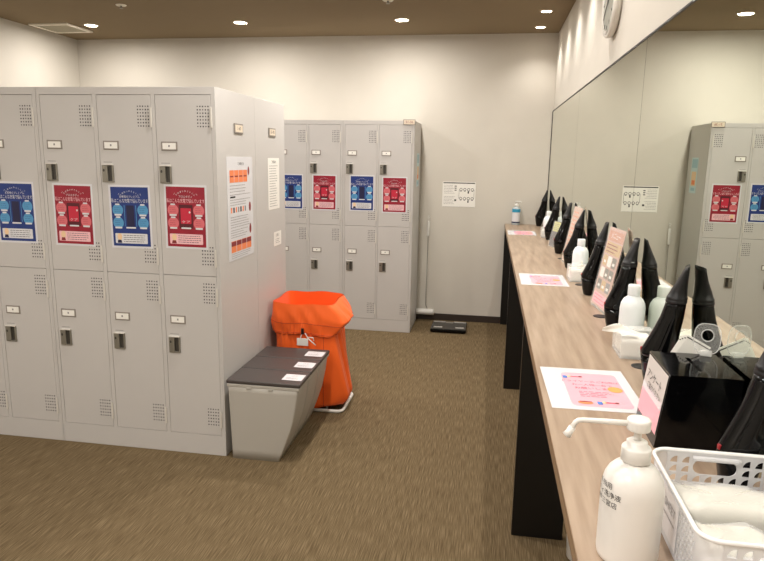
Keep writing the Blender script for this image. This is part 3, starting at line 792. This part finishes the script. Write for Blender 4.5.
# ---------------------------------------------------------------- basket
def perforated(w, h, holes, th, m):
    cu = bpy.data.curves.new('p', 'CURVE'); cu.dimensions = '2D'; cu.fill_mode = 'BOTH'; cu.extrude = th/2
    def add(pts):
        sp = cu.splines.new('POLY'); sp.points.add(len(pts)-1)
        for i, (x, y) in enumerate(pts): sp.points[i].co = (x, y, 0, 1)
        sp.use_cyclic_u = True
    add([(0, 0), (w, 0), (w, h), (0, h)])
    for hpts in holes: add(hpts)
    ob = bpy.data.objects.new('p', cu); COL.objects.link(ob)
    dg = bpy.context.evaluated_depsgraph_get(); dg.update()
    me = bpy.data.meshes.new_from_object(ob.evaluated_get(dg))
    r = ([tuple(v.co) for v in me.vertices], [tuple(p.vertices) for p in me.polygons])
    bpy.data.objects.remove(ob); bpy.data.curves.remove(cu); bpy.data.meshes.remove(me)
    return r
def quarter(x, y, r):    # quarter-disc hole, corner lower right
    return [(x, y)]+[(x-r*math.cos(k*PI/12), y+r*1.05*math.sin(k*PI/12)) for k in range(0, 7)]
def slot(cx, cy, a, b):
    n = 10; pts = [(cx+a-b+b*math.cos(-PI/2+PI*k/n), cy+b*math.sin(-PI/2+PI*k/n)) for k in range(n+1)]
    return pts+[(cx-a+b+b*math.cos(PI/2+PI*k/n), cy+b*math.sin(PI/2+PI*k/n)) for k in range(n+1)]
def oval(cx, cy, a, b, n=10): return [(cx+a*math.cos(2*PI*k/n), cy+b*math.sin(2*PI*k/n)) for k in range(n)]
def basket():
    X0, X1, Y0, Y1, H, R = 0.287, 0.489, 0.785, 1.050, 0.094, 0.026
    t = empty('storage_basket', ((X0+X1)/2, (Y0+Y1)/2, ZT+0.0005), 0, 'translucent white perforated basket holding wipes beside the pump bottle', 'basket')
    hx, hy = (X1-X0)/2, (Y1-Y0)/2
    w = 2*hx-2*R; mb = MB()
    holes = [slot(w/2, 0.067, 0.034, 0.0125)]
    pitch = w/8.0
    for r, z in enumerate((0.012, 0.028, 0.044, 0.060, 0.076)):
        for c in range(8):
            x = pitch*(c+1)-0.0025
            if r >= 3 and 2 <= c <= 5: continue
            holes.append(quarter(x, z-0.004, 0.0115))
    v, f = perforated(w, H-0.002, holes, 0.0022, m_frost)
    for yy in (hy-0.001, -hy+0.001):
        mb.addmesh(v, f, m_frost, Matrix.Translation((-hx+R, yy, 0.001)) @ Matrix.Rotation(PI/2, 4, 'X'))
    l = 2*hy-2*R
    for side in (-1, 1):
        hl = []
        for r in range(8):
            for c in range(20):
                x = 0.006+c*(l-0.012)/19+(0.0028 if r % 2 else -0.0028); z = 0.010+r*0.0098
                if side == -1 and x > 0.085: continue
                hl.append(oval(x, z, 0.0036, 0.0040, 8))
        v, f = perforated(l, H-0.002, hl, 0.0022, m_frost)
        mb.addmesh(v, f, m_frost, Matrix.Translation((side*(hx-0.001), -hy+R, 0.001)) @ Matrix.Rotation(PI/2, 4, 'Z') @ Matrix.Rotation(PI/2, 4, 'X'))
    def rr(o, z, n=8):
        pts = []
        for cx, cy, a0 in ((hx-R, hy-R, 0), (-hx+R, hy-R, 90), (-hx+R, -hy+R, 180), (hx-R, -hy+R, 270)):
            for k in range(n+1):
                a = math.radians(a0+90*k/n); pts.append((cx+(R+o)*math.cos(a), cy+(R+o)*math.sin(a), z))
        return pts
    for q, (cx, cy, a0) in enumerate(((hx-R, hy-R, 0), (-hx+R, hy-R, 90), (-hx+R, -hy+R, 180), (hx-R, -hy+R, 270))):
        ring = lambda rad, z: [(cx+rad*math.cos(math.radians(a0+11.25*k)), cy+rad*math.sin(math.radians(a0+11.25*k)), z) for k in range(9)]
        mb.loft([ring(R, 0.001), ring(R, H)], m_frost, closed=False)
    mb.build('basket_wall', t)
    MB().loft([rr(-0.0005, 0.0), rr(-0.0005, 0.003)], m_frost, smooth=False).build('basket_floor', t)
    MB().tube(rr(0.001, H), 0.0032, mat('basket_rim_plastic', (0.9, 0.9, 0.9, 1), 0.25, alpha=0.85), 10, closed=True).build('rim', t)
    tag(MB().tube([(-0.036, hy-0.006, 0.0845), (-0.03, hy-0.008, 0.0855), (0.03, hy-0.008, 0.0855), (0.036, hy-0.006, 0.0845)], 0.0042, m_frost, 10).build('handle_lip', t), None)
    a = Art(); a.sheet(0.135, 0.070, m_lam); a.text('BODY SHEET', -0.0, 0.012, 0.019, 1, m_greyink)
    a.rect(-0.055, 0.055, -0.006, -0.004, 1, m_greyink)
    a.build('name_label', t, (-hx-0.0012, 0.030, 0.048), (0, 0, -PI/2))
    return X0, X1, Y0, Y1
BX0, BX1, BY0, BY1 = basket()
# contents: soft packets
def packet(name, cx, cy, z0, w, d, h, rz, m, label, film=None, seed=1):
    rr = random.Random(seed); t = empty(name, (cx, cy, z0), rz, label, 'packet', 'packets in the basket')
    ph = [rr.uniform(0, 6) for _ in range(6)]
    def blob(s, m_, nm, amp):
        def fn(u, v):
            th = 2*PI*u; fi = PI*(v-0.5)
            p = 0.32
            sg = lambda q, e: math.copysign(abs(q)**e, q)
            x = w/2*s*sg(math.cos(fi), 0.35)*sg(math.cos(th), p); y = d/2*s*sg(math.cos(fi), 0.35)*sg(math.sin(th), p); z = h/2+h/2*s*sg(math.sin(fi), 0.7)
            n = amp*(math.sin(70*x+ph[0])*math.sin(55*y+ph[1])+0.6*math.sin(160*x+90*y+ph[2])+0.4*math.sin(230*y-70*x+ph[3]))
            zz = z+n*(1 if z > h*0.3 else 0)
            return (x*(1+n*2), y*(1+n*2), max(0.0, zz))
        mb = MB(); mb.grid(fn, 40, 20, m_); bmesh.ops.remove_doubles(mb.bm, verts=mb.bm.verts, dist=0.0003); mb.build(nm, t)
    blob(1.0 if not film else 0.90, m, 'wipes', 0.0018)
    if film: blob(1.0, film, 'clear_wrapper', 0.0034)
    return t
packet('wipes_packet', 0.388, 0.985, ZT+0.004, 0.180, 0.095, 0.052, 0.02, m_wipes, 'plastic-wrapped packet of white wipes at the back of the basket', m_film, 1)
packet('wipes_packet', 0.360, 0.885, ZT+0.004, 0.125, 0.085, 0.044, -0.03, m_wipes, 'flat cream packet of wipes in the middle of the basket', m_film, 2)
packet('wipes_packet', 0.452, 0.875, ZT+0.004, 0.050, 0.095, 0.060, 0.1, m_wipes, 'crumpled packet against the mirror side of the basket', m_film, 4)
packet('wipes_packet', 0.352, 0.816, ZT+0.004, 0.110, 0.045, 0.046, 0.05, m_whiteplas, 'crumpled white sachet at the near end of the basket', m_film, 3)

# ---------------------------------------------------------------- clear soap bottle at far end
t = empty('soap_dispenser', (0.243, 5.745, ZT+0.0005), 0, 'clear pump dispenser with a blue label at the far end of the counter', 'soap dispenser')
MB().lathe([(0.034, 0), (0.036, 0.004), (0.036, 0.135), (0.032, 0.148), (0.016, 0.160), (0.015, 0.164)], m_clearblue, n=36).build('bottle', t)
MB().lathe([(0.0366, 0.112), (0.0366, 0.140)], m_soapblue, n=36, cap0=False, cap1=False).build('blue_band', t)
MB().lathe([(0.0366, 0.018), (0.0366, 0.110)], m_lam, n=36, cap0=False, cap1=False).lathe([(0.0369, 0.018), (0.0369, 0.030)], m_navy, n=36, cap0=False, cap1=False).build('white_label', t)
MB().lathe([(0.017, 0.1645), (0.017, 0.180), (0.006, 0.182), (0.006, 0.200), (0.012, 0.201), (0.012, 0.209)], m_whiteplas, n=24).tube([(0.0, 0, 0.205), (0.035, -0.004, 0.205), (0.044, -0.005, 0.199)], 0.0045, m_whiteplas, 10).build('pump', t)

# ---------------------------------------------------------------- bins
def make_bin():
    t = empty('waste_bin', (0, 0, 0)); w = 0.190
    prof = [(-0.010, 0.0), (0.0, 0.4), (0.364, 0.4), (0.352, 0.30), (0.336, 0.20), (0.302, 0.10), (0.262, 0.0)]
    # rings around the section from bottom to top so sides taper a little
    def ring(z):
        f = z/0.4
        xl = 0.016-0.012*f
        xr = [(0.0, 0.258), (0.1, 0.296), (0.2, 0.330), (0.3, 0.350), (0.4, 0.362)]
        for (za, a), (zb, b) in zip(xr, xr[1:]):
            if za <= z <= zb+1e-9: xx = a+(b-a)*(z-za)/(zb-za)
        y0, y1 = 0.008-0.006*f, w-0.008+0.006*f; r = 0.008; pts = []
        for cx, cy, a0 in ((xx-r, y1-r, 0), (xl+r, y1-r, 90), (xl+r, y0+r, 180), (xx-r, y0+r, 270)):
            for k in range(5): a = math.radians(a0+22.5*k); pts.append((cx+r*math.cos(a), cy+r*math.sin(a), z))
        return pts
    MB().loft([ring(z) for z in (0, 0.05, 0.1, 0.15, 0.2, 0.25, 0.3, 0.35, 0.392)], m_bin).build('body', t)
    MB().box(0.0, 0.368, -0.001, w+0.0005, 0.378, 0.394, m_bin, 0.004).box(0.10, 0.125, -0.0035, -0.0005, 0.372, 0.380, m_bin, 0.001).box(0.21, 0.235, -0.0035, -0.0005, 0.372, 0.380, m_bin, 0.001).build('rim', t)
    MB().box(-0.002, 0.372, -0.002, w-0.002, 0.3945, 0.413, m_lid, 0.005, 3).build('lid', t)
    a = Art(); a.sheet(0.10, 0.085, m_lam); a.text('ゴミ', 0, 0.015, 0.02, 1, m_greyink); a.lines(-0.035, 0.035, -0.008, -0.025, 3, 1, m_greyink, 0.003)
    a.build('label_card', t, (0.312, w/2, 0.4142), (-PI/2, 0, 0.0))
    return t
bn = make_bin()
for i, (y, lb) in enumerate(((2.792, 'grey tapered waste bin with dark lid, nearest of the row of three'), (2.988, 'grey tapered waste bin with dark lid, middle of the row of three'), (3.184, 'grey tapered waste bin with dark lid, next to the orange bag'))):
    o = bn if i == 0 else copy_tree(bn)
    o.location = (XL+0.021, y-0.004, 0); tag(o, lb, 'waste bin', 'three waste bins beside the near lockers')

# ---------------------------------------------------------------- orange laundry bag on its stand
def laundry():
    cx, cy = -1.037, 3.612
    t = empty('laundry_bag_stand', (cx, cy, 0), 0, 'bright orange nylon laundry bag on a white tube stand behind the bins', 'laundry bag')
    hx, hy = 0.183, 0.184
    def sup(th, a, b, p=5.0):
        c, s = math.cos(th), math.sin(th)
        r = (abs(c)**p+abs(s)**p)**(-1/p)
        return a*r*c, b*r*s
    N = 200
    rim_z = lambda th: 0.655+0.004*math.sin(5*th+1)
    def side(x, y):          # 1 on the aisle side, strongest towards the camera
        a = min(1, max(0, (x/hx-0.72)/0.24)); a = a*a*(3-2*a)
        b = min(1, max(0, (0.9-y/hy)/1.0))
        return a*(0.45+0.55*b)
    def outer(th, t_):
        z = 0.035+t_*0.50; g = 1-t_
        x, y = sup(th, hx-0.010, hy-0.014, 6.0)
        L = math.hypot(x, y)
        fold = 0.007*math.sin(9*th+2.0*t_)+0.007*abs(math.sin(11.5*th+1.3+3*t_))-0.003+0.003*math.sin(19*th+7*t_)*g
        w_ = side(x, y)
        out = w_*(0.006+0.090*min(1, g*1.12))*(1 if g < 0.85 else 1-0.45*((g-0.85)/0.15)**2)
        k = (L+fold)/L
        return (x*k+out, y*k-0.010*(1 if y < 0 else 0)*g*math.sin(PI*g), z+0.008*math.sin(7*th)*g*g)
    mb = MB()
    rings = [[outer(2*PI*k/N, j/26) for k in range(N)] for j in range(27)]
    mb.loft(rings, m_orange, cap0=True, cap1=False)
    mb.build('bag_body', t)
    mb = MB(); rings = []
    for j in range(12):
        f = j/11; z = 0.652-0.45*f; rg = []
        for k in range(N):
            th = 2*PI*k/N; x, y = sup(th, hx-0.006-0.02*f, hy-0.006-0.02*f, 8)
            w_ = 1+0.02*math.sin(11*th+6*f)*f+0.012*math.sin(5*th+9*f)*f
            rg.append((x*w_, y*w_, z if j else rim_z(th)))
        rings.append(rg)
    mb.loft(rings, m_orange, cap0=False, cap1=True); mb.build('bag_lining', t)
    def cuff(th, f):
        x, y = sup(th, hx-0.004, hy-0.004, 8)
        w_ = side(x, y)
        pk = 0.50
        pr = (f/pk)**0.9 if f < pk else max(0, (1-f)/(1-pk))**0.8
        flare = 0.082*w_*pr
        d = 0.003+0.008*math.sin(PI*min(1, f*1.1))+(0.0045*math.sin(34*th+4*f)+0.0035*math.sin(57*th+1))*(f**1.6)+0.005*math.sin(6*th+5*f)*f+0.003*math.sin(15*th-8*f)*math.sin(PI*f)
        L = math.hypot(x, y); k = (L+d)/L
        ht = 0.165+0.022*math.cos(th-math.radians(-70))+0.010*math.sin(5*th)
        return (x*k+flare, y*k, rim_z(th)-ht*f-0.012*w_*pr)
    mb = MB(); rings = [[cuff(2*PI*k/N, j/22) for k in range(N)] for j in range(23)]
    last = []
    for k in range(N):
        x, y, z = rings[-1][k]; last.append((x*0.94, y*0.94, z+0.012))
    rings.append(last)
    mb.loft(rings, m_orange, cap0=False, cap1=False); mb.build('folded_cuff', t)
    for fr in (0.62, 0.93):
        pts = []
        for k in range(N):
            p = Vector(cuff(2*PI*k/N, fr)); L = math.hypot(p.x, p.y); kk = (L+0.0006)/L; pts.append((p.x*kk, p.y*kk, p.z))
        MB().tube(pts, 0.0015, m_orstitch, 6, closed=True).build('stitched_seam', t)
    pts = []
    for j in range(27):
        p = Vector(outer(math.radians(-52), j/26)); L = math.hypot(p.x, p.y); pts.append((p.x*(L+.0005)/L, p.y*(L+.0005)/L, p.z))
    MB().tube(pts, 0.0016, m_orstitch, 6).build('front_seam', t)
    # white tube frame
    mb = MB()
    def rrect(ax, ay, z, r=0.04, n=6):
        pts = []
        for qx, qy, a0 in ((ax-r, ay-r, 0), (-ax+r, ay-r, 90), (-ax+r, -ay+r, 180), (ax-r, -ay+r, 270)):
            for k in range(n+1): a = math.radians(a0+90*k/n); pts.append((qx+r*math.cos(a), qy+r*math.sin(a), z))
        return pts
    foot = [(x+0.045*(1 if x > 0 else 0), y, z) for x, y, z in rrect(0.195, 0.158, 0.0105)]
    mb.tube(foot, 0.0095, m_whiteplas, 12, closed=True)
    for sx in (-0.14, 0.14):
        for sy in (-0.12, 0.12): mb.tube([(sx, sy, 0.0105), (sx, sy, 0.19)], 0.007, m_whiteplas, 10)
    mb.build('tube_frame', t)
    # drawstring, toggle, tag
    fy = -hy-0.012
    MB().tube([(0.015, fy-0.002, 0.50), (0.004, fy-0.010, 0.46), (-0.012, fy-0.010, 0.42), (-0.018, fy-0.009, 0.42)], 0.0032, m_whiteplas, 8).tube([(0.030, fy-0.004, 0.49), (0.052, fy-0.016, 0.462), (0.078, fy-0.016, 0.44), (0.096, fy-0.014, 0.425)], 0.0032, m_whiteplas, 8).tube([(0.052, fy-0.014, 0.47), (0.080, fy-0.014, 0.468), (0.085, fy-0.014, 0.45)], 0.003, m_whiteplas, 8).build('drawstring', t)
    MB().box(0.010, 0.026, fy-0.022, fy-0.008, 0.485, 0.520, m_mblack, 0.004).build('cord_toggle', t)
    MB().box(-0.015, 0.052, fy-0.018, fy-0.0155, 0.418, 0.462, m_whiteplas, 0.001, T=Matrix.Rotation(0.0, 4, 'Y')).build('white_tag', t)
laundry()

# ---------------------------------------------------------------- floor roller hanging on the back wall
t = empty('floor_roller', (-0.540, YW-0.045, 0.055), 0, 'white long-handled floor roller hung on the back wall beside the far lockers', 'floor roller')
MB().lathe([(0.026, -0.082), (0.028, -0.080), (0.028, 0.080), (0.026, 0.082)], m_whiteplas, n=24).build('roller_head', t, (0, 0, 0.028), (0, PI/2, 0))
MB().tube([(0.02, 0, 0.056), (0.012, 0.002, 0.075), (0.002, 0.010, 0.09), (0.006, 0.022, 0.76)], 0.0035, m_steel, 10).build('rod', t)
MB().tube([(0.0058, 0.0215, 0.735), (0.0062, 0.022, 0.745), (0.0075, 0.024, 0.868), (0.0078, 0.024, 0.876)], [0.009, 0.0115, 0.0115, 0.008], m_whiteplas, 14).build('grip', t)
mb = MB(); mb.tube([(0.0078, 0.024, 0.876), (0.008, 0.026, 0.902)], 0.003, m_whiteplas, 8); mb.tube([(0.008+0.009*math.sin(a), 0.030, 0.912-0.009*math.cos(a)) for a in [2*PI*k/16 for k in range(16)]], 0.0025, m_whiteplas, 8, closed=True); mb.tube([(0.008, 0.030, 0.919), (0.008, 0.0448, 0.921)], 0.0028, m_steel, 8)
mb.build('hanging_loop', t)

# ---------------------------------------------------------------- bathroom scale
t = empty('body_scale', (-0.297, 5.500, 0), 0.0, 'flat black bathroom scale on the carpet in front of the back wall', 'scale')
MB().box(-0.155, 0.155, -0.145, 0.145, 0.006, 0.034, m_gblack, 0.008, 3).build('platform', t)
for a in ((-0.145, -0.035, 0.105, 0.140), (0.035, 0.145, 0.105, 0.140), (-0.130, -0.055, -0.09, -0.05), (0.060, 0.135, -0.09, -0.05), ):
    MB().box(a[0], a[1], a[2], a[3], 0.0338, 0.0352, m_silver).build('electrode', t)
MB().box(-0.032, 0.032, 0.080, 0.125, 0.0338, 0.0350, m_latch).build('display', t)
for x in (-0.125, 0.125):
    for y in (-0.115, 0.115): MB().lathe([(0.014, 0), (0.014, 0.007)], m_mblack, cx=x, cy=y, n=16).build('foot', t)

# ---------------------------------------------------------------- lined waste basket under the counter
t = empty('wastebasket', (0.424, 2.285, 0), 0, 'white plastic wastebasket under the counter, in front of the nearest black panel', 'wastebasket')
MB().lathe([(0.062, 0.0), (0.066, 0.004), (0.078, 0.22), (0.080, 0.225), (0.080, 0.229), (0.076, 0.229)], m_whiteplas, n=36, cap1=False).build('bucket', t)
